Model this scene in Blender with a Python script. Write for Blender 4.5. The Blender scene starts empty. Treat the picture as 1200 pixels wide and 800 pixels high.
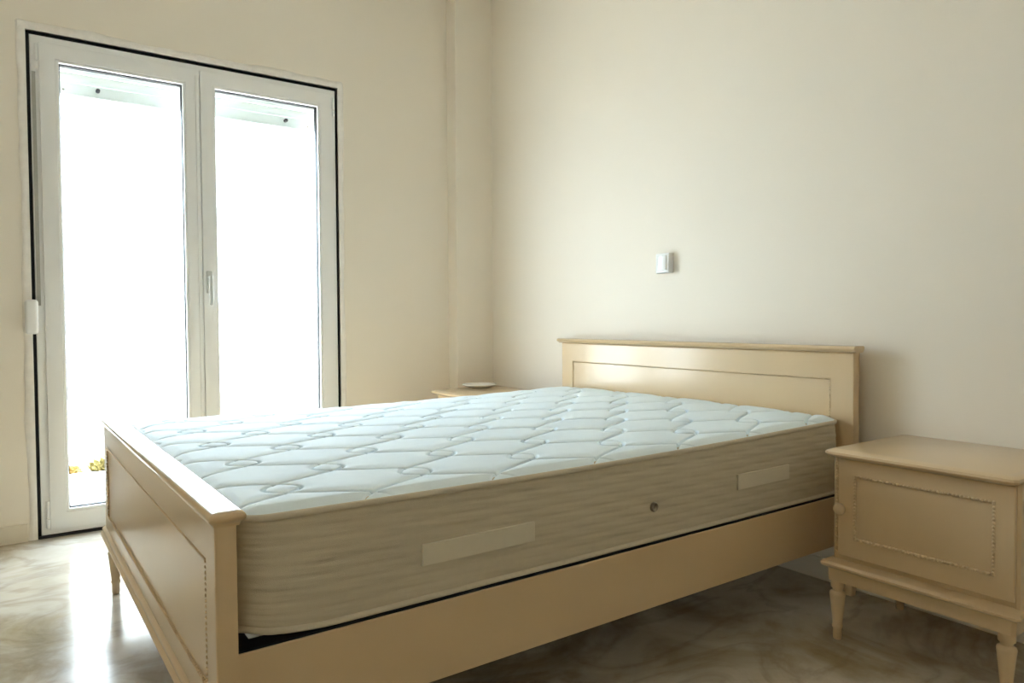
import bpy, bmesh, math, random
import numpy as np
from mathutils import Vector, Matrix

random.seed(7)
scene = bpy.context.scene
COL = scene.collection

# ------------------------------------------------------------------ camera
H, YAW, PITCH, ROLL, FPX = 0.9511, 35.0067, -1.6877, 0.3426, 827.84
a, t, ro = (math.radians(v) for v in (YAW, PITCH, ROLL))
r0 = Vector((math.cos(a), -math.sin(a), 0))
fw = Vector((math.sin(a)*math.cos(t), math.cos(a)*math.cos(t), math.sin(t)))
u0 = Vector((-math.sin(a)*math.sin(t), -math.cos(a)*math.sin(t), math.cos(t)))
right = r0*math.cos(ro) - u0*math.sin(ro)
up = r0*math.sin(ro) + u0*math.cos(ro)
cam_d = bpy.data.cameras.new('camera')
cam_d.sensor_width = 36.0
cam_d.lens = FPX*36.0/1200.0
cam_d.clip_start = 0.02
cam = bpy.data.objects.new('camera', cam_d)
COL.objects.link(cam)
M = Matrix((right, up, -fw)).transposed().to_4x4()
M.translation = Vector((0, 0, H))
cam.matrix_world = M
scene.camera = cam

# ------------------------------------------------------------------ sky, sun, exposure
SKY_COL = (0.70, 0.845, 1.0, 1)
SKY_STR = 1.0
SUN_STR = 1.5
EXPOSURE = 4.4
world = bpy.data.worlds.new('sky')
scene.world = world
world.use_nodes = True
bg = world.node_tree.nodes['Background']
bg.inputs[0].default_value = SKY_COL
bg.inputs[1].default_value = SKY_STR
sun_d = bpy.data.lights.new('sun_offscreen', 'SUN')
sun_d.energy = SUN_STR
sun_d.angle = math.radians(0.6)
sun_d.color = (1.0, 0.96, 0.90)
sun = bpy.data.objects.new('sun_offscreen', sun_d)
COL.objects.link(sun)
sun.location = (2, -3, 8)
sun.rotation_euler = Vector((-0.55, 0.04, -1.0)).to_track_quat('-Z', 'Y').to_euler()
# sky portal in the door opening (only guides the sampling of the daylight)
por_d = bpy.data.lights.new('door_portal', 'AREA')
por_d.shape = 'RECTANGLE'
por_d.size, por_d.size_y = 1.42, 2.2
por_d.cycles.is_portal = True
por = bpy.data.objects.new('door_portal', por_d)
COL.objects.link(por)
por.location = (0.757, 4.02, 1.11)
por.rotation_euler = Vector((0, -1, 0)).to_track_quat('-Z', 'Z').to_euler()

vs = scene.view_settings
scene.display_settings.display_device = 'sRGB'
vs.view_transform = 'Standard'
vs.look = 'None'
vs.exposure = EXPOSURE
vs.gamma = 1.0
vs.use_curve_mapping = False
scene.cycles.use_denoising = True
scene.cycles.max_bounces = 14
scene.cycles.diffuse_bounces = 10
scene.cycles.glossy_bounces = 6
scene.cycles.transparent_max_bounces = 16

# ------------------------------------------------------------------ materials
def new_mat(name):
    m = bpy.data.materials.new(name)
    m.use_nodes = True
    nt = m.node_tree
    return m, nt, nt.nodes['Principled BSDF']

def nd(nt, kind, **kw):
    n = nt.nodes.new(kind)
    for k, v in kw.items():
        if k in n.inputs.keys():
            n.inputs[k].default_value = v
        else:
            setattr(n, k, v)
    return n

def plain(name, col, rough=0.5, var=0.04, scale=12.0, bump=0.0, bscale=200.0, metal=0.0, coat=0.0, spec=0.5):
    m, nt, b = new_mat(name)
    L = nt.links.new
    tc = nd(nt, 'ShaderNodeTexCoord')
    ns = nd(nt, 'ShaderNodeTexNoise', Scale=scale, Detail=4.0)
    L(tc.outputs['Object'], ns.inputs['Vector'])
    mx = nd(nt, 'ShaderNodeMix', data_type='RGBA')
    mx.inputs[6].default_value = (*[c*(1-var) for c in col], 1)
    mx.inputs[7].default_value = (*[min(1, c*(1+var)) for c in col], 1)
    L(ns.outputs['Fac'], mx.inputs[0])
    L(mx.outputs[2], b.inputs['Base Color'])
    b.inputs['Roughness'].default_value = rough
    b.inputs['Metallic'].default_value = metal
    b.inputs['Specular IOR Level'].default_value = spec
    if coat:
        b.inputs['Coat Weight'].default_value = coat
        b.inputs['Coat Roughness'].default_value = 0.15
    if bump:
        n2 = nd(nt, 'ShaderNodeTexNoise', Scale=bscale, Detail=3.0)
        L(tc.outputs['Object'], n2.inputs['Vector'])
        bp = nd(nt, 'ShaderNodeBump', Strength=bump, Distance=0.002)
        L(n2.outputs['Fac'], bp.inputs['Height'])
        L(bp.outputs['Normal'], b.inputs['Normal'])
    return m

WALL = (0.85, 0.78, 0.67)
M_wall = plain('cream_wall_paint', WALL, 0.55, 0.02, 2.5, 0.10, 140, spec=0.3)
M_ceil = plain('white_ceiling_paint', (0.84, 0.81, 0.75), 0.8, 0.01, 2, 0.05, 120, spec=0.2)
M_plaster = plain('rough_white_plaster', (0.88, 0.84, 0.78), 0.85, 0.10, 30, 0.5, 60, spec=0.2)
M_pvc = plain('white_pvc', (0.86, 0.86, 0.85), 0.28, 0.01, 4)
M_pvc2 = plain('white_plastic', (0.84, 0.84, 0.83), 0.35, 0.01, 4)
M_handle = plain('grey_white_handle', (0.58, 0.58, 0.56), 0.3, 0.01, 4)
M_strap = plain('grey_webbing', (0.42, 0.41, 0.37), 0.8, 0.12, 90, 0.3, 500)
M_black = plain('black_rubber', (0.006, 0.006, 0.008), 0.6, 0.1, 20)
M_dark = plain('black_fabric', (0.008, 0.008, 0.012), 0.9, 0.1, 40)
M_lacq = plain('cream_lacquer', (0.67, 0.495, 0.29), 0.30, 0.025, 5, 0.03, 30, coat=0.75)
M_mside = plain('cream_border_fabric', (0.60, 0.53, 0.40), 0.9, 0.04, 60, 0.35, 700, spec=0.15)
M_mtape = plain('cream_tape', (0.66, 0.59, 0.46), 0.85, 0.05, 200, 0.3, 900, spec=0.2)
M_patch = plain('pale_label_cloth', (0.70, 0.64, 0.51), 0.75, 0.03, 80, 0.2, 900, spec=0.2)
M_mtop = plain('pale_blue_damask', (0.83, 0.93, 0.985), 0.75, 0.03, 35, 0.25, 500, spec=0.2)
M_metal = plain('tarnished_metal', (0.35, 0.31, 0.25), 0.3, 0.1, 60, metal=1.0)
M_china = plain('white_china', (0.86, 0.85, 0.82), 0.15, 0.01, 4)
M_shut = plain('pale_shutter_slat', (0.58, 0.62, 0.59), 0.45, 0.02, 4)
M_outwall = plain('white_garden_wall', (0.86, 0.86, 0.85), 0.9, 0.03, 3, 0.3, 40, spec=0.1)
M_terr = plain('pale_terrace', (0.62, 0.61, 0.59), 0.8, 0.05, 3, 0.2, 40, spec=0.2)
M_leaf = plain('dry_olive_leaf', (0.16, 0.13, 0.035), 0.8, 0.35, 30)
M_leaf2 = plain('dry_straw_leaf', (0.30, 0.20, 0.06), 0.85, 0.3, 30)

def marble(name, dark=1.0, rough=0.10):
    m, nt, b = new_mat(name)
    L = nt.links.new
    tc = nd(nt, 'ShaderNodeTexCoord')
    n1 = nd(nt, 'ShaderNodeTexNoise', Scale=2.2, Detail=7.0, Roughness=0.6, Distortion=0.8)
    L(tc.outputs['Object'], n1.inputs['Vector'])
    r1 = nd(nt, 'ShaderNodeValToRGB')
    e = r1.color_ramp.elements
    e[0].position = 0.30; e[0].color = (0.33*dark, 0.26*dark, 0.15*dark, 1)
    e[1].position = 0.66; e[1].color = (0.66*dark, 0.61*dark, 0.53*dark, 1)
    e2 = r1.color_ramp.elements.new(0.48); e2.color = (0.54*dark, 0.475*dark, 0.37*dark, 1)
    L(n1.outputs['Fac'], r1.inputs['Fac'])
    # veins
    n2 = nd(nt, 'ShaderNodeTexNoise', Scale=1.6, Detail=6.0, Roughness=0.55, Distortion=1.6)
    mp = nd(nt, 'ShaderNodeMapping')
    mp.inputs['Rotation'].default_value = (0, 0, 0.7)
    mp.inputs['Scale'].default_value = (1.0, 1.9, 1.0)
    L(tc.outputs['Object'], mp.inputs['Vector'])
    L(mp.outputs['Vector'], n2.inputs['Vector'])
    sub = nd(nt, 'ShaderNodeMath', operation='SUBTRACT'); sub.inputs[1].default_value = 0.5
    L(n2.outputs['Fac'], sub.inputs[0])
    ab = nd(nt, 'ShaderNodeMath', operation='ABSOLUTE')
    L(sub.outputs[0], ab.inputs[0])
    r2 = nd(nt, 'ShaderNodeValToRGB')
    f = r2.color_ramp.elements
    f[0].position = 0.0; f[0].color = (0.30, 0.30, 0.30, 1)
    f[1].position = 0.06; f[1].color = (0, 0, 0, 1)
    L(ab.outputs[0], r2.inputs['Fac'])
    mx = nd(nt, 'ShaderNodeMix', data_type='RGBA')
    mx.inputs[7].default_value = (0.20*dark, 0.14*dark, 0.075*dark, 1)
    L(r2.outputs['Color'], mx.inputs[0])
    L(r1.outputs['Color'], mx.inputs[6])
    L(mx.outputs[2], b.inputs['Base Color'])
    n3 = nd(nt, 'ShaderNodeTexNoise', Scale=9.0, Detail=3.0)
    L(tc.outputs['Object'], n3.inputs['Vector'])
    mr = nd(nt, 'ShaderNodeMapRange')
    mr.inputs['To Min'].default_value = rough*0.7
    mr.inputs['To Max'].default_value = rough*1.6
    L(n3.outputs['Fac'], mr.inputs['Value'])
    L(mr.outputs[0], b.inputs['Roughness'])
    b.inputs['IOR'].default_value = 1.6
    return m
M_marble = marble('polished_marble', 1.0, 0.16)
M_skirt = plain('pale_stone_skirting', (0.74, 0.67, 0.55), 0.3, 0.08, 7)

def glass_mat():
    m, nt, b = new_mat('clear_glass')
    L = nt.links.new
    nt.nodes.remove(b)
    out = nt.nodes['Material Output']
    tr = nd(nt, 'ShaderNodeBsdfTransparent'); tr.inputs[0].default_value = (0.965, 0.98, 0.975, 1)
    gl = nd(nt, 'ShaderNodeBsdfGlossy', Roughness=0.0)
    # Schlick reflectance of a thin pane, the same from both sides
    lw = nd(nt, 'ShaderNodeLayerWeight', Blend=0.5)
    pw = nd(nt, 'ShaderNodeMath', operation='POWER'); pw.inputs[1].default_value = 5.0
    ma = nd(nt, 'ShaderNodeMath', operation='MULTIPLY_ADD'); ma.inputs[1].default_value = 0.9; ma.inputs[2].default_value = 0.04
    L(lw.outputs['Facing'], pw.inputs[0]); L(pw.outputs[0], ma.inputs[0])
    mx = nd(nt, 'ShaderNodeMixShader')
    L(ma.outputs[0], mx.inputs[0]); L(tr.outputs[0], mx.inputs[1]); L(gl.outputs[0], mx.inputs[2])
    L(mx.outputs[0], out.inputs['Surface'])
    return m
M_glass = glass_mat()

# ------------------------------------------------------------------ mesh helpers
def box(bm, x0, x1, y0, y1, z0, z1, bev=0.0, seg=2):
    vs_ = [bm.verts.new((x, y, z)) for z in (z0, z1) for y in (y0, y1) for x in (x0, x1)]
    q = [(0, 2, 3, 1), (4, 5, 7, 6), (0, 1, 5, 4), (1, 3, 7, 5), (3, 2, 6, 7), (2, 0, 4, 6)]
    fs = [bm.faces.new([vs_[i] for i in f]) for f in q]
    if bev > 0:
        es = list({e for f in fs for e in f.edges})
        bmesh.ops.bevel(bm, geom=es, offset=bev, segments=seg, affect='EDGES', profile=0.5, clamp_overlap=True)

def lathe(bm, prof, cx=0, cy=0, n=20, axis='z', org=(0, 0, 0)):
    """prof: (radius, height) from bottom to top, closed with caps"""
    rings = []
    for r, h in prof:
        ring = []
        for k in range(n):
            an = 2*math.pi*k/n
            p = (r*math.cos(an), r*math.sin(an), h)
            if axis == 'z': q = (p[0]+cx, p[1]+cy, p[2])
            elif axis == '-x': q = (org[0]-p[2], org[1]+p[0], org[2]+p[1])
            elif axis == '-y': q = (org[0]+p[0], org[1]-p[2], org[2]+p[1])
            ring.append(bm.verts.new(q))
        rings.append(ring)
    for A, B in zip(rings, rings[1:]):
        for k in range(n):
            bm.faces.new((A[k], A[(k+1) % n], B[(k+1) % n], B[k]))
    bm.faces.new(rings[0][::-1]); bm.faces.new(rings[-1])

def layers(bm, pts_of, prof):
    """stack of outlines: prof = (inset, z), pts_of(inset) -> plan points"""
    rings = [[bm.verts.new((x, y, z)) for x, y in pts_of(i)] for i, z in prof]
    n = len(rings[0])
    for A, B in zip(rings, rings[1:]):
        for k in range(n):
            bm.faces.new((A[k], A[(k+1) % n], B[(k+1) % n], B[k]))
    bm.faces.new(rings[0][::-1]); bm.faces.new(rings[-1])

def chamfer_rect(x0, x1, y0, y1, ch):
    def f(i):
        a0, a1, b0, b1 = x0+i, x1-i, y0+i, y1-i
        c = ch
        return [(a0+c, b0), (a1-c, b0), (a1, b0+c), (a1, b1-c), (a1-c, b1), (a0+c, b1), (a0, b1-c), (a0, b0+c)]
    return f

def extrude_y(bm, prof, y0, y1):
    """closed profile (x, z) extruded along y"""
    A = [bm.verts.new((x, y0, z)) for x, z in prof]
    B = [bm.verts.new((x, y1, z)) for x, z in prof]
    n = len(prof)
    for k in range(n):
        bm.faces.new((A[k], A[(k+1) % n], B[(k+1) % n], B[k]))
    bm.faces.new(A[::-1]); bm.faces.new(B)

def ring_xz(bm, o, i, y0, y1, bev=0.003):
    """rectangular frame in the xz plane: o, i = (x0, x1, z0, z1); y0 front (room side), y1 back"""
    def rect(r, y): return [bm.verts.new((r[0], y, r[2])), bm.verts.new((r[1], y, r[2])), bm.verts.new((r[1], y, r[3])), bm.verts.new((r[0], y, r[3]))]
    oa, ia, ob, ib = rect(o, y0), rect(i, y0), rect(o, y1), rect(i, y1)
    fs = []
    for k in range(4):
        j = (k+1) % 4
        fs += [bm.faces.new((oa[k], oa[j], ia[j], ia[k])), bm.faces.new((ob[j], ob[k], ib[k], ib[j])),
               bm.faces.new((oa[j], oa[k], ob[k], ob[j])), bm.faces.new((ia[k], ia[j], ib[j], ib[k]))]
    if bev:
        es = [e for e in {e for f in fs for e in f.edges} if all(abs(v.co.y-y0) < 1e-6 for v in e.verts)
              and ((e.verts[0] in oa and e.verts[1] in oa) or (e.verts[0] in ia and e.verts[1] in ia))]
        bmesh.ops.bevel(bm, geom=es, offset=bev, segments=2, affect='EDGES', profile=0.5)

def panel_yz(bm, xf, xb, o, i, rec, bev=0.003):
    """board facing -x with a recessed field: o, i = (y0, y1, z0, z1)"""
    def rect(r, x): return [bm.verts.new((x, r[0], r[2])), bm.verts.new((x, r[1], r[2])), bm.verts.new((x, r[1], r[3])), bm.verts.new((x, r[0], r[3]))]
    oa, ia, ib, ob = rect(o, xf), rect(i, xf), rect((i[0]+.004, i[1]-.004, i[2]+.004, i[3]-.004), xf+rec), rect(o, xb)
    for k in range(4):
        j = (k+1) % 4
        bm.faces.new((oa[k], oa[j], ia[j], ia[k])); bm.faces.new((ia[k], ia[j], ib[j], ib[k])); bm.faces.new((oa[j], oa[k], ob[k], ob[j]))
    bm.faces.new(ib); bm.faces.new(ob[::-1])
    es = [e for e in bm.edges if e.verts[0] in oa and e.verts[1] in oa]
    es += [e for e in bm.edges if (e.verts[0] in oa and e.verts[1] in ob) or (e.verts[1] in oa and e.verts[0] in ob)]
    if bev:
        bmesh.ops.bevel(bm, geom=list(set(es)), offset=bev, segments=2, affect='EDGES', profile=0.5)

def beads(bm, p, q, r, pitch):
    p, q = Vector(p), Vector(q)
    n = max(2, int((q-p).length/pitch))
    for k in range(n+1):
        bmesh.ops.create_icosphere(bm, subdivisions=1, radius=r, matrix=Matrix.Translation(p.lerp(q, k/n)))

def done(name, bm, mat, parent=None, base=(0, 0, 0), smooth=False, angle=35):
    bmesh.ops.recalc_face_normals(bm, faces=bm.faces)
    if any(base):
        bmesh.ops.translate(bm, verts=bm.verts, vec=(-base[0], -base[1], -base[2]))
    me = bpy.data.meshes.new(name)
    bm.to_mesh(me); bm.free()
    me.materials.append(mat)
    if smooth:
        for p in me.polygons: p.use_smooth = True
        try: me.set_sharp_from_angle(angle=math.radians(angle))
        except Exception: pass
    o = bpy.data.objects.new(name, me)
    COL.objects.link(o)
    if parent: o.parent = parent
    return o

def tag(o, label, cat, group=None, kind=None):
    o['label'] = label; o['category'] = cat
    if group: o['group'] = group
    if kind: o['kind'] = kind
    return o

def empty(name, loc):
    o = bpy.data.objects.new(name, None)
    o.location = loc
    o.empty_display_size = 0.1
    COL.objects.link(o)
    return o

# ------------------------------------------------------------------ room shell
XW, YW, XL, YB, ZC = 2.40, 3.729, -1.75, -1.60, 2.95
DX0, DX1, DZ = 0.056, 1.457, 2.222
WT = 0.25

bm = bmesh.new(); box(bm, XL-WT, XW+WT, YB-WT, YW+WT, -0.25, 0.0)
tag(done('floor', bm, M_marble), 'polished beige marble floor with brown veins', 'floor', kind='structure')
bm = bmesh.new(); box(bm, XL-WT, XW+WT, YB-WT, YW+WT, ZC, ZC+0.25)
tag(done('ceiling', bm, M_ceil), 'plain white painted ceiling of the bedroom', 'ceiling', kind='structure')
bm = bmesh.new()
box(bm, XL-WT, DX0, YW, YW+WT, 0, ZC); box(bm, DX1, XW+WT, YW, YW+WT, 0, ZC); box(bm, DX0, DX1, YW, YW+WT, DZ, ZC)
tag(done('wall_left', bm, M_wall), 'cream painted wall with the glazed balcony door opening', 'wall', kind='structure')
bm = bmesh.new(); box(bm, XW, XW+WT, YB-WT, YW, 0, ZC)
tag(done('wall_right', bm, M_wall), 'cream painted wall behind the bed headboard', 'wall', kind='structure')
bm = bmesh.new(); box(bm, XL-WT, XL, YB-WT, YW, 0, ZC)
tag(done('wall_side', bm, M_wall), 'plain cream wall facing the foot of the bed', 'wall', kind='structure')
bm = bmesh.new(); box(bm, XL, XW, YB-WT, YB, 0, ZC)
tag(done('wall_rear', bm, M_wall), 'plain cream wall opposite the balcony door', 'wall', kind='structure')
bm = bmesh.new(); box(bm, 2.145, XW+0.02, 3.63, YW+0.02, 0, ZC, 0.004)
tag(done('wall_column', bm, M_wall), 'shallow cream painted pillar in the corner of the two walls', 'pillar', kind='structure')

def skirting(name, x0, x1, y0, y1, label):
    b = bmesh.new(); box(b, x0, x1, y0, y1, -0.002, 0.078, 0.003)
    return tag(done(name, b, M_skirt), label, 'baseboard', kind='structure')
skirting('baseboard_left', XL, DX0-0.035, YW-0.012, YW+0.01, 'low marble skirting beside the balcony door')
skirting('baseboard_back', DX1+0.04, 2.145, YW-0.012, YW+0.01, 'low marble skirting between the balcony door and the pillar')
skirting('baseboard_right', XW-0.014, XW+0.01, YB, 3.63, 'low marble skirting along the wall behind the bed')

# rough plaster band around the door opening
def rough_strip(name, p0, p1, out, w, label):
    """band along p0-p1 (x, z); out = unit direction away from the opening; ragged outer edge"""
    b = bmesh.new()
    rnd = random.Random(name)
    n = 46
    fr, bk = [], []
    ph = [rnd.uniform(0, 6) for _ in range(4)]
    for k in range(n+1):
        s = k/n
        x, z = p0[0]+(p1[0]-p0[0])*s, p0[1]+(p1[1]-p0[1])*s
        wv = w*(1+0.10*math.sin(9*s+ph[0])+0.09*math.sin(23*s+ph[1])+0.05*math.sin(61*s+ph[2]))+rnd.uniform(-.0015, .0015)
        th = 0.006+0.002*math.sin(31*s+ph[3])
        i_ = (x, YW-th, z); o_ = (x+out[0]*wv, YW-th*0.7, z+out[1]*wv)
        fr.append([b.verts.new(i_), b.verts.new(((i_[0]+o_[0])/2, YW-th*1.5, (i_[2]+o_[2])/2)), b.verts.new(o_), b.verts.new((x+out[0]*(wv+.004), YW+0.002, z+out[1]*(wv+.004)))])
        bk.append(b.verts.new((x, YW+0.05, z)))
    for k in range(n):
        A, B = fr[k], fr[k+1]
        for j in range(3): b.faces.new((A[j], A[j+1], B[j+1], B[j]))
        b.faces.new((bk[k], A[0], B[0], bk[k+1]))
    return tag(done(name, b, M_plaster, smooth=True, angle=60), label, 'trim', kind='structure')
rough_strip('trim_1', (DX0, 0.0), (DX0, DZ+0.03), (-1, 0), 0.030, 'ragged white plaster edge beside the shutter strap of the door')
rough_strip('trim_2', (DX1, 0.0), (DX1, DZ+0.03), (1, 0), 0.028, 'ragged white plaster edge of the door towards the pillar')
rough_strip('trim_3', (DX0-0.028, DZ), (DX1+0.026, DZ), (0, 1), 0.034, 'ragged white plaster edge above the balcony door')

# ------------------------------------------------------------------ balcony door
DB = (0.757, YW, 0.0)
door = empty('door_1', DB)
tag(door, 'white double leaf glazed balcony door with wide frame', 'door', kind='structure')
YF = YW+0.004          # frame face
# dark joint around the frame
bm = bmesh.new()
ring_xz(bm, (DX0-.001, DX1+.001, -0.004, DZ+.001), (DX0+0.02, DX1-0.02, 0.012, DZ-0.022), YF+0.012, YF+0.06, 0)
done('joint_seal', bm, M_black, door, DB)['label'] = 'black joint around the door frame'
fx0, fx1, fz = DX0+0.013, DX1-0.012, DZ-0.015
bm = bmesh.new(); ring_xz(bm, (fx0, fx1, 0.012, fz), (fx0+0.06, fx1-0.06, 0.055, fz-0.055), YF, YF+0.07, 0.004)
frame = done('door_frame', bm, M_pvc, door, DB)

def sash(x0, x1, z0, z1, g, name):
    ys = YF-0.014
    b = bmesh.new(); ring_xz(b, (x0, x1, z0, z1), (g[0]-.012, g[1]+.012, g[2]-.012, g[3]+.012), ys, ys+0.062, 0.004)
    s = done('door_leaf', b, M_pvc, door, DB, True, 40)
    b = bmesh.new(); ring_xz(b, (g[0]-.013, g[1]+.013, g[2]-.013, g[3]+.013), g, ys+0.004, ys+0.03, 0.003)
    done('glazing_bead', b, M_pvc, s, DB)
    b = bmesh.new(); ring_xz(b, (g[0]-.002, g[1]+.002, g[2]-.002, g[3]+.002), (g[0]+.004, g[1]-.004, g[2]+.004, g[3]-.004), ys+0.022, ys+0.05, 0)
    done('gasket', b, M_black, s, DB)
    b = bmesh.new(); box(b, g[0]-.001, g[1]+.001, ys+.026, ys+.046, g[2]-.001, g[3]+.001)
    done('pane', b, M_glass, s, DB)
    return s
sl = sash(0.102, 0.753, 0.036, 2.176, (0.176, 0.678, 0.120, 2.100), 'l')
sr = sash(0.7565, 1.424, 0.036, 2.178, (0.826, 1.344, 0.120, 2.104), 'r')
# overlap strip of the passive leaf
bm = bmesh.new(); box(bm, 0.733, 0.750, YF-0.020, YF-0.012, 0.06, 2.150, 0.003)
done('cover_strip', bm, M_pvc, sl, DB)
# handle on the active leaf
ys = YF-0.014
bm = bmesh.new(); box(bm, 0.768, 0.796, ys-0.011, ys+0.001, 1.095, 1.205, 0.004)
hb = done('handle_plate', bm, M_handle, sr, DB, True)
bm = bmesh.new()
lathe(bm, [(0.011, 0), (0.011, 0.03), (0.009, 0.034)], n=16, axis='-y', org=(0.782, ys-0.008, 1.168))
box(bm, 0.773, 0.791, ys-0.052, ys-0.036, 1.035, 1.180, 0.006, 3)
done('handle_lever', bm, M_handle, sr, DB, True)
# hinges
def hinge(par, x, z0, z1):
    b = bmesh.new(); rr = 0.0075
    for (u, v) in ((z0, (z0*2+z1)/3-.0015), ((z0*2+z1)/3+.0015, z1)):
        lathe(b, [(rr*.8, u), (rr, u+.004), (rr, v-.004), (rr*.8, v)], x, YF-0.013, 14)
    done('hinge', b, M_pvc2, par, DB, True)
hinge(sl, 0.094, 2.055, 2.165); hinge(sl, 0.094, 0.045, 0.165)
hinge(sr, 1.431, 2.065, 2.165); hinge(sr, 1.431, 0.045, 0.165)
# sill strip under the door
bm = bmesh.new(); box(bm, DX0, DX1, YW-0.004, YW+0.09, 0.0, 0.010)
done('threshold', bm, M_black, door, DB)

# roller shutter strap with guide and winder
SB = (0.062, YW, 0.9)
st = empty('shutter_strap', SB)
tag(st, 'grey roller shutter strap with white winder box on the door frame edge', 'shutter strap')
bm = bmesh.new(); box(bm, 0.0745, 0.0885, YF-0.0065, YF-0.0045, 1.03, 2.055)
done('strap', bm, M_strap, st, SB)
bm = bmesh.new(); box(bm, 0.072, 0.092, YF-0.016, YF+0.001, 2.045, 2.078, 0.004)
done('strap_guide', bm, M_pvc2, st, SB, True)
bm = bmesh.new()
box(bm, 0.028, 0.078, YF-0.045, YF+0.004, 0.905, 1.055, 0.014, 4)
done('winder_box', bm, M_pvc2, st, SB, True)

# roller shutter outside, partly lowered
RB = (0.757, YW+0.17, 2.0)
rs = empty('roller_shutter', RB)
tag(rs, 'pale roller shutter rolled up above the balcony door glass', 'shutter')
ysx = YW+0.165
zb = 2.016
bm = bmesh.new(); box(bm, DX0+.002, DX1-.002, ysx-0.007, ysx+0.007, zb, zb+0.052, 0.003)
bb_ = done('bottom_bar', bm, M_shut, rs, RB)
bm = bmesh.new(); box(bm, DX0+.002, DX1-.002, ysx-0.010, ysx+0.012, zb-0.006, zb+0.004, 0.002); done('bar_lip', bm, M_shut, bb_, RB)
for k in range(3):
    bm = bmesh.new()
    z = zb+0.054+k*0.048
    extrude = [(ysx-0.004, z), (ysx-0.0075, z+0.012), (ysx-0.0085, z+0.023), (ysx-0.0075, z+0.034), (ysx-0.004, z+0.045),
               (ysx+0.004, z+0.045), (ysx+0.004, z)]
    A = [bm.verts.new((DX0+.002, p[0], p[1])) for p in extrude]; B = [bm.verts.new((DX1-.002, p[0], p[1])) for p in extrude]
    for j in range(len(A)): bm.faces.new((A[j], A[(j+1) % len(A)], B[(j+1) % len(A)], B[j]))
    bm.faces.new(A[::-1]); bm.faces.new(B)
    done('slat', bm, M_shut, rs, RB)
for x in (0.337, 1.222):
    bm = bmesh.new(); lathe(bm, [(0.009, 0), (0.009, 0.022), (0.006, 0.028)], n=14, axis='-y', org=(x, ysx-0.006, zb+0.030))
    done('rubber_stop', bm, M_black, bb_, RB, True)
for x in (0.199, 1.345):
    bm = bmesh.new(); lathe(bm, [(0.005, 0), (0.005, 0.003)], n=10, axis='-y', org=(x, ysx-0.006, zb+0.016))
    done('screw', bm, M_metal, bb_, RB, True)

# ------------------------------------------------------------------ outside
bm = bmesh.new()
box(bm, -12, 12, YW+WT, 12.0, -0.30, -0.05); box(bm, -12, 12, -14.0, YB-WT, -0.30, -0.05)
box(bm, -12, XL-WT, YB-WT, YW+WT, -0.30, -0.05); box(bm, XW+WT, 12, YB-WT, YW+WT, -0.30, -0.05)
tag(done('terrace', bm, M_terr), 'bright pale terrace ground outside the balcony door', 'terrace', kind='structure')
GY = 5.75
gw = empty('garden_wall', (1, GY, -0.05))
bm = bmesh.new(); box(bm, -12, 12, GY, GY+0.2, -0.06, 1.56)
done('wall_body', bm, M_outwall, gw, (1, GY, -0.05))
bm = bmesh.new(); box(bm, -12, 12, GY-0.03, GY+0.23, 1.56, 1.615, 0.006)
done('coping', bm, M_outwall, gw, (1, GY, -0.05))
tag(gw, 'white garden wall beyond the terrace', 'wall', kind='structure')

def weed(x, y, n, rad, hgt, mat, label):
    b = bmesh.new(); rnd = random.Random(label)
    for k in range(n):
        an = rnd.uniform(0, 2*math.pi); rr = rad*math.sqrt(rnd.random())
        px, py = x+rr*math.cos(an), y+rr*0.6*math.sin(an)
        hh = hgt*rnd.uniform(.45, 1)*(1-0.55*rr/rad)
        ax, ay = rnd.uniform(-.05, .05), rnd.uniform(-.05, .05)
        w = rnd.uniform(.008, .016); th = rnd.uniform(0, math.pi)
        dx, dy = w*math.cos(th), w*math.sin(th)
        z0 = -0.052
        v = [b.verts.new(c) for c in ((px-dx*.4, py-dy*.4, z0), (px+dx*.4, py+dy*.4, z0), (px+ax*.5+dx, py+ay*.5+dy, z0+hh*.6), (px+ax, py+ay, z0+hh), (px+ax*.5-dx, py+ay*.5-dy, z0+hh*.6))]
        b.faces.new(v)
        # second, crosswise leaf so the tuft has body
        v = [b.verts.new(c) for c in ((px-dy*.4, py+dx*.4, z0), (px+dy*.4, py-dx*.4, z0), (px-ax*.5+dy, py-ay*.5-dx, z0+hh*.5), (px-ax, py-ay, z0+hh*.85), (px-ax*.5-dy, py-ay*.5+dx, z0+hh*.5))]
        b.faces.new(v)
    return tag(done('dry_weed', b, mat), label, 'plant', 'dry weeds at the foot of the garden wall')
weed(0.50, 5.55, 220, 0.11, 0.13, M_leaf, 'taller olive tuft of dry weeds at the garden wall')
weed(0.265, 5.55, 140, 0.065, 0.075, M_leaf2, 'low straw coloured tuft of dry weeds at the garden wall')
weed(0.90, 5.58, 160, 0.16, 0.10, M_leaf, 'broad olive brown tuft of dry weeds at the garden wall')

# ------------------------------------------------------------------ bed
BB = (1.29, 2.073, 0.0)
bed = empty('bed', BB)
tag(bed, 'cream lacquered double bed with beaded headboard and lower footboard', 'bed')
YN, YF_ = 1.2915, 2.855
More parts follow.
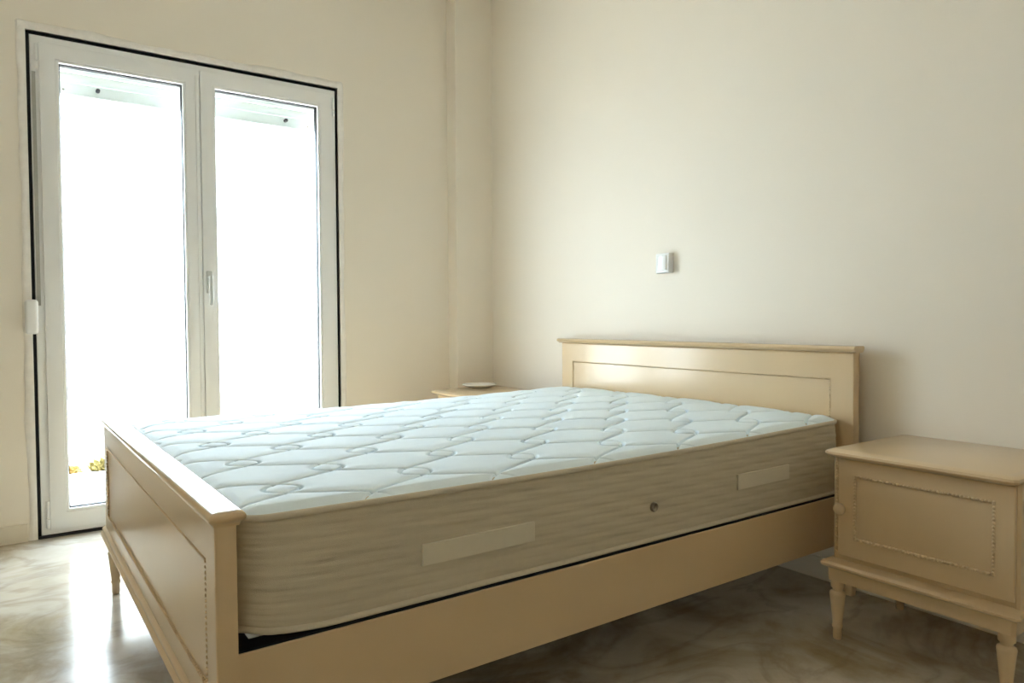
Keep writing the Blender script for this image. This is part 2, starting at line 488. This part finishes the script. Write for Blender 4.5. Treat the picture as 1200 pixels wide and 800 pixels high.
# headboard
hx0, hx1 = 2.316, 2.352
bm = bmesh.new()
panel_yz(bm, hx0, hx1, (YN, YF_, 0.26, 0.838), (YN+0.086, YF_-0.086, 0.42, 0.742), 0.004, 0.003)
hbd = done('headboard', bm, M_lacq, bed, BB)
bm = bmesh.new()
capz = 0.836
extrude_y(bm, [(hx0-.004, capz), (hx0-.010, capz+.004), (hx0-.018, capz+.008), (hx0-.021, capz+.014), (hx0-.018, capz+.019), (hx0-.012, capz+.022),
               (hx1+.004, capz+.022), (hx1+.008, capz+.018), (hx1+.008, capz+.010), (hx1, capz)], YN-0.012, YF_+0.018)
done('cap_moulding', bm, M_lacq, hbd, BB, True, 50)
bm = bmesh.new()
for p, q in (((hx0+.001, YN+.086, .742), (hx0+.001, YF_-.086, .742)), ((hx0+.001, YN+.086, .44), (hx0+.001, YN+.086, .736)), ((hx0+.001, YF_-.086, .44), (hx0+.001, YF_-.086, .736))):
    beads(bm, p, q, 0.0042, 0.010)
beads(bm, (hx0-.001, YN+.01, .833), (hx0-.001, YF_-.01, .833), 0.003, 0.008)
o = done('bead_trim', bm, M_lacq, hbd, BB, True, 80); o['kind'] = 'stuff'
for y in (YN+0.021, YF_-0.021):
    bm = bmesh.new(); layers(bm, chamfer_rect(hx0+.001, hx1-.001, y-.021, y+.021, .003), [(0.004, 0.0), (0.001, 0.03), (0, 0.08), (0, 0.27)])
    done('leg', bm, M_lacq, hbd, BB)
# footboard
ffx0, ffx1 = 0.257, 0.294
bm = bmesh.new()
panel_yz(bm, ffx0, ffx1, (YN, YF_, 0.185, 0.602), (YN+0.070, YF_-0.070, 0.285, 0.522), 0.004, 0.003)
ftb = done('footboard', bm, M_lacq, bed, BB)
bm = bmesh.new()
cz = 0.594
cp = [(0.001, cz), (0.003, cz+.006), (0.007, cz+.009), (0.0105, cz+.013), (0.011, cz+.018), (0.009, cz+.0225), (0.004, cz+.0265), (-0.002, cz+.0275)]
layers(bm, lambda i: chamfer_rect(ffx0, ffx1+.004, YN, YF_, .0005)(i), [(-d, z) for d, z in cp])
done('cap_moulding', bm, M_lacq, ftb, BB, True, 40)
bm = bmesh.new()
extrude_y(bm, [(ffx0+.002, .192), (ffx0-.008, .194), (ffx0-.014, .199), (ffx0-.016, .206), (ffx0-.012, .213), (ffx0-.008, .215), (ffx0-.010, .220), (ffx0-.008, .227), (ffx0-.003, .231), (ffx0+.002, .233)], YN-0.004, YF_+0.020)
done('base_moulding', bm, M_lacq, ftb, BB, True, 40)
bm = bmesh.new()
fxb = ffx0+.001
for p, q in (((fxb, YN+.07, .522), (fxb, YF_-.07, .522)), ((fxb, YN+.07, .285), (fxb, YF_-.07, .285)), ((fxb, YN+.07, .29), (fxb, YN+.07, .518)), ((fxb, YF_-.07, .29), (fxb, YF_-.07, .518))):
    beads(bm, p, q, 0.0042, 0.010)
o = done('bead_trim', bm, M_lacq, ftb, BB, True, 80); o['kind'] = 'stuff'
LEG = [(0.010, 0.0), (0.0125, 0.004), (0.0125, 0.034), (0.015, 0.037), (0.015, 0.043), (0.0135, 0.047), (0.0215, 0.128), (0.0225, 0.136), (0.021, 0.142), (0.0145, 0.146), (0.0145, 0.152), (0.0195, 0.157), (0.020, 0.180)]
for y in (YN+0.035, YF_-0.035):
    bm = bmesh.new(); lathe(bm, [(r*1.05, z*1.06) for r, z in LEG], 0.280, y, 20)
    done('leg', bm, M_lacq, ftb, BB, True, 50)
# the footboard stands slightly askew to the headboard
piv = Vector((0.275-BB[0], 0, 0))
ftb.matrix_local = Matrix.Translation(piv) @ Matrix.Rotation(math.radians(1.1), 4, 'Z') @ Matrix.Translation(-piv)
# side rails
for y0, y1 in ((1.316, 1.342), (2.806, 2.832)):
    bm = bmesh.new(); box(bm, 0.285, hx0+.002, y0, y1, 0.182, 0.350, 0.002)
    done('side_rail', bm, M_lacq, bed, BB)
# black mattress support on the rails
bm = bmesh.new()
for y0, y1 in ((1.321, 1.365), (2.785, 2.828)): box(bm, ffx1+.002, hx0-.002, y0, y1, 0.338, 0.354)
for x0, x1 in ((ffx1+.002, .345), (2.27, hx0-.002)): box(bm, x0, x1, 1.365, 2.785, 0.338, 0.354)
done('support_frame', bm, M_dark, bed, BB)['label'] = 'black mattress support frame'
sl0 = None
for k in range(14):
    x = 0.42+k*0.132
    bm = bmesh.new(); box(bm, x-.03, x+.03, 1.36, 2.79, 0.342, 0.3538)
    done('slat', bm, M_dark, bed, BB)

# ------------------------------------------------------------------ mattress
MB_ = (1.317, 2.070, 0.3535)
mat = empty('mattress', MB_)
tag(mat, 'thick mattress with quilted pale blue top and cream ribbed sides', 'mattress')
mx0, mx1, my0, my1, MR = 0.314, 2.313, 1.322, 2.822, 0.065
ZB, ZE = 0.3535, 0.594

def outline(ins, n=14):
    x0, x1, y0, y1 = mx0+ins, mx1-ins, my0+ins, my1-ins
    r = max(MR-ins, 0.005)
    pts = []
    for (cx, cy, a0) in ((x1-r, y0+r, -90), (x1-r, y1-r, 0), (x0+r, y1-r, 90), (x0+r, y0+r, 180)):
        for k in range(n+1):
            an = math.radians(a0+90*k/n)
            pts.append((cx+r*math.cos(an), cy+r*math.sin(an)))
    # subdivide the straights
    out = []
    for p, q in zip(pts, pts[1:]+pts[:1]):
        d = math.hypot(q[0]-p[0], q[1]-p[1])
        m = max(1, int(d/0.02))
        for k in range(m): out.append((p[0]+(q[0]-p[0])*k/m, p[1]+(q[1]-p[1])*k/m))
    return out
def corner_lift(x, y):
    d = math.hypot(x-mx0, min(y-my0, my1-y))
    d2 = max(0.0, 1-(d/0.20))
    return d2*d2
def sag(x):   # soft middle of the long edges
    s = (x-mx0)/(mx1-mx0)
    return -0.008*math.sin(math.pi*min(1, max(0, s*1.05)))**1.0 + 0.012*s*s
base_out = outline(0.0)
NB = 9
zt0, zt1 = ZB+0.016, ZE-0.014
prof = []
for k in range(NB*6+1):
    s = k/(NB*6)
    ph = (k % 6)/6
    rip = abs(math.sin(math.pi*ph))**0.6
    bulge = 0.004*math.sin(math.pi*s)
    prof.append((-(bulge+0.0016*rip)+0.005, zt0+(zt1-zt0)*s))
prof = [(0.030, ZB), (0.012, ZB+.002), (0.004, ZB+.008)] + prof + [(0.004, ZE-.008), (0.010, ZE-.002), (0.03, ZE+.002)]
bm = bmesh.new()
rings = []
cxm, cym = (mx0+mx1)/2, (my0+my1)/2
N = len(base_out)
nrm = []
for k in range(N):
    p, q = base_out[k-1], base_out[(k+1) % N]
    dx, dy = q[0]-p[0], q[1]-p[1]
    l = math.hypot(dx, dy); nrm.append((dy/l, -dx/l))
for ins, z in prof:
    ring = []
    s = (z-ZB)/(ZE-ZB)
    for (x, y), (nx, ny) in zip(base_out, nrm):
        wob = 0.0012*math.sin(x*41+z*310)*math.sin(y*37+z*190)
        lift = corner_lift(x, y)*0.024*(1-s)
        ring.append(bm.verts.new((x-nx*(ins+wob), y-ny*(ins+wob), z+lift+sag(x)*s)))
    rings.append(ring)
for A, B in zip(rings, rings[1:]):
    for k in range(N): bm.faces.new((A[k], A[(k+1) % N], B[(k+1) % N], B[k]))
bm.faces.new(rings[0][::-1])
border = done('border', bm, M_mside, mat, MB_, True, 70)

def tube_ring(name, ins, z, r, up_, par, m, squash=1.0):
    b = bmesh.new(); rr = []
    for (x, y), (nx, ny) in zip(base_out, nrm):
        zc = z + (corner_lift(x, y)*0.026 if not up_ else 0) + (sag(x) if up_ else 0)
        ring = []
        for k in range(8):
            an = 2*math.pi*k/8
            o_ = -ins+r*math.cos(an)
            ring.append(b.verts.new((x+nx*o_, y+ny*o_, zc+r*squash*math.sin(an))))
        rr.append(ring)
    for A, B in zip(rr, rr[1:]+rr[:1]):
        for k in range(8): b.faces.new((A[k], A[(k+1) % 8], B[(k+1) % 8], B[k]))
    return done(name, b, m, par, MB_, True, 80)
tube_ring('piping', 0.004, ZE-0.005, 0.0055, True, mat, M_mtape, 1.3)
tube_ring('piping', 0.006, ZB+0.008, 0.0060, False, mat, M_mtape, 1.2)

# quilted top as one dense grid
nx_, ny_ = 900, 680
U = np.linspace(0, 1, nx_); V = np.linspace(0, 1, ny_)
ix0, ix1, iy0, iy1 = mx0+0.006, mx1-0.006, my0+0.006, my1-0.006
X, Y = np.meshgrid(ix0+(ix1-ix0)*U, iy0+(iy1-iy0)*V, indexing='ij')
r = MR-0.006
def corner(X, Y):
    px = np.where(X < ix0+r, (ix0+r-X)/r, np.where(X > ix1-r, (X-(ix1-r))/r, 0))
    py = np.where(Y < iy0+r, (iy0+r-Y)/r, np.where(Y > iy1-r, (Y-(iy1-r))/r, 0))
    qx = px*np.sqrt(1-py**2/2); qy = py*np.sqrt(1-px**2/2)
    X2 = np.where(px > 0, np.where(X < ix0+r, ix0+r-qx*r, ix1-r+qx*r), X)
    Y2 = np.where(py > 0, np.where(Y < iy0+r, iy0+r-qy*r, iy1-r+qy*r), Y)
    return X2, Y2
X, Y = corner(X, Y)
# signed distance to the rounded outline
hx, hy = (ix1-ix0)/2-r, (iy1-iy0)/2-r
qx, qy = np.abs(X-(ix0+ix1)/2)-hx, np.abs(Y-(iy0+iy1)/2)-hy
D = -(np.hypot(np.maximum(qx, 0), np.maximum(qy, 0))+np.minimum(np.maximum(qx, qy), 0)-r)
D = np.maximum(D, 0)
QA = 0.1545                      # node spacing of the quilting
QX, QY = 0.445, 1.472            # one node
Xs = (X-QX)/QA; Ys = (Y-QY)/QA
dmin = np.full(X.shape, 1e9)
AMP = 0.745
for i in range(-3, 15):
    # line i snakes across the bed between the node columns i and i+1; neighbours cross and form small loops at the nodes
    ph = math.pi*(Ys - i)
    c = np.cos(ph)
    xc = (i+0.5) - AMP*c
    dx = AMP*math.pi*np.sin(ph)
    d = np.abs(Xs-xc)/np.sqrt(1+dx*dx)*QA
    dmin = np.minimum(dmin, d)
groove = -0.0150*np.exp(-(dmin/0.0030)**2)
puff = 0.0055*(1-np.exp(-(dmin/0.018)**1.3))
edge = 1-np.exp(-(D/0.022))
S = (X-mx0)/(mx1-mx0)
sagv = -0.008*np.sin(math.pi*np.clip(S*1.05, 0, 1)) + 0.012*S*S
crown = 0.006*np.sin(math.pi*np.clip((Y-my0)/(my1-my0), 0, 1))
Z = ZE+0.000 + 0.010*edge + (groove+puff)*np.clip(D/0.03, 0, 1) + crown + sagv
verts = np.stack([X-MB_[0], Y-MB_[1], Z-MB_[2]], -1).reshape(-1, 3).astype(np.float32)
ii = np.arange(nx_*ny_).reshape(nx_, ny_)
quads = np.stack([ii[:-1, :-1], ii[1:, :-1], ii[1:, 1:], ii[:-1, 1:]], -1).reshape(-1, 4)
me = bpy.data.meshes.new('quilted_top')
me.vertices.add(len(verts)); me.vertices.foreach_set('co', verts.ravel())
me.loops.add(quads.size); me.loops.foreach_set('vertex_index', quads.ravel().astype(np.int32))
me.polygons.add(len(quads)); me.polygons.foreach_set('loop_start', np.arange(0, quads.size, 4, dtype=np.int32))
me.polygons.foreach_set('loop_total', np.full(len(quads), 4, np.int32))
me.update(calc_edges=True); me.validate()
me.polygons.foreach_set('use_smooth', np.ones(len(quads), bool))
me.materials.append(M_mtop)
qt = bpy.data.objects.new('quilted_top', me); COL.objects.link(qt); qt.parent = mat

# sewn cloth labels and the vent on the side
for (x0, x1, z0, z1) in ((0.690, 0.985, 0.434, 0.480), (1.735, 1.990, 0.446, 0.492)):
    bm = bmesh.new(); box(bm, x0, x1, my0-0.0055, my0+0.004, z0, z1, 0.0015)
    done('label_patch', bm, M_patch, border, MB_)['label'] = 'blank pale sewn cloth label'
bm = bmesh.new()
lathe(bm, [(0.013, 0.0), (0.013, 0.004), (0.011, 0.007), (0.0075, 0.006), (0.005, 0.003)], n=20, axis='-y', org=(1.382, my0-0.003, 0.452))
done('vent_eyelet', bm, M_metal, border, MB_, True, 40)['label'] = 'dark metal vent eyelet'

# ------------------------------------------------------------------ nightstands
def make_nightstand():
    root = empty('nightstand', (0, 0, 0))
    hw = 0.240
    b = bmesh.new(); layers(b, chamfer_rect(0.010, 0.408, -hw, hw, 0.006), [(0, 0.236), (0, 0.546)])
    body = done('body', b, M_lacq, root)
    b = bmesh.new(); beads(b, (0.0095, hw-0.012, .262), (0.0095, hw-0.012, .536), 0.0046, 0.0088)
    o = done('bead_trim', b, M_lacq, body, smooth=True, angle=80); o['kind'] = 'stuff'
    b = bmesh.new()
    panel_yz(b, 0.0, 0.012, (-hw+.008, hw-.021, .254, .541), (-.186, .170, .312, .494), 0.004, 0.003)
    dr = done('cabinet_door', b, M_lacq, root)
    b = bmesh.new()
    for p, q in (((.001, -.186, .494), (.001, .170, .494)), ((.001, -.186, .312), (.001, .170, .312)), ((.001, -.186, .316), (.001, -.186, .490)), ((.001, .170, .316), (.001, .170, .490))):
        beads(b, p, q, 0.0050, 0.0092)
    o = done('bead_trim', b, M_lacq, dr, smooth=True, angle=80); o['kind'] = 'stuff'
    b = bmesh.new()
    lathe(b, [(0.008, 0), (0.0065, 0.006), (0.0075, 0.010), (0.0155, 0.015), (0.0175, 0.021), (0.0155, 0.027), (0.009, 0.031), (0.002, 0.032)], n=20, axis='-x', org=(0.002, .205, .396))
    done('knob', b, M_lacq, dr, smooth=True, angle=60)
    b = bmesh.new()
    f = chamfer_rect(-0.034, 0.420, -0.249, 0.247, 0.010)
    layers(b, f, [(0.030, .541), (0.024, .545), (0.012, .547), (0.004, .551), (0.0, .557), (0.0015, .563), (0.007, .567), (0.014, .569), (0.020, .571)])
    done('top', b, M_lacq, root, smooth=True, angle=30)
    b = bmesh.new()
    f = chamfer_rect(-0.030, 0.412, -0.256, 0.260, 0.008)
    layers(b, f, [(0.016, .178), (0.014, .216), (0.004, .219), (0.0, .223), (0.0, .229), (0.006, .235), (0.018, .238), (0.026, .241)])
    done('base', b, M_lacq, root, smooth=True, angle=30)
    for x in (0.006, 0.375):
        for y in (-0.216, 0.222):
            b = bmesh.new(); lathe(b, LEG, x, y, 20)
            done('leg', b, M_lacq, root, smooth=True, angle=50)
    return root
def copy_tree(o, parent=None):
    c = o.copy(); COL.objects.link(c); c.parent = parent
    for ch in list(o.children): copy_tree(ch, c)
    return c
ns1 = make_nightstand()
ns1.location = (1.974, 0.926, 0)
tag(ns1, 'cream nightstand with beaded door and bare top against the wall', 'nightstand', 'matching cream nightstands beside the bed')
ns2 = copy_tree(ns1)
ns2.location = (1.905, 3.222, 0)
tag(ns2, 'cream nightstand in the pillar corner with a white dish on top', 'nightstand', 'matching cream nightstands beside the bed')

# ------------------------------------------------------------------ dish and switch
bm = bmesh.new()
lathe(bm, [(0.055, 0.0), (0.062, 0.002), (0.075, 0.005), (0.092, 0.011), (0.100, 0.017), (0.098, 0.0195), (0.090, 0.018), (0.070, 0.010), (0.045, 0.006), (0.002, 0.006)], 0, 0, 40)
dish = done('dish', bm, M_china, None, (0, 0, 0), True, 50)
dish.location = (2.17, 3.43, 0.570)
tag(dish, 'shallow round white dish on the nightstand in the corner', 'dish')

SW = (XW, 2.209, 1.203)
sw = empty('light_switch', SW)
tag(sw, 'small white surface mounted light switch on the wall above the headboard', 'light switch')
bm = bmesh.new(); box(bm, XW-0.032, XW+0.001, 2.169, 2.247, 1.160, 1.248, 0.004, 3)
done('switch_box', bm, M_pvc2, sw, SW, True)
bm = bmesh.new(); box(bm, XW-0.037, XW-0.030, 2.180, 2.236, 1.171, 1.237, 0.003, 2)
done('rocker', bm, M_china, sw, SW, True)
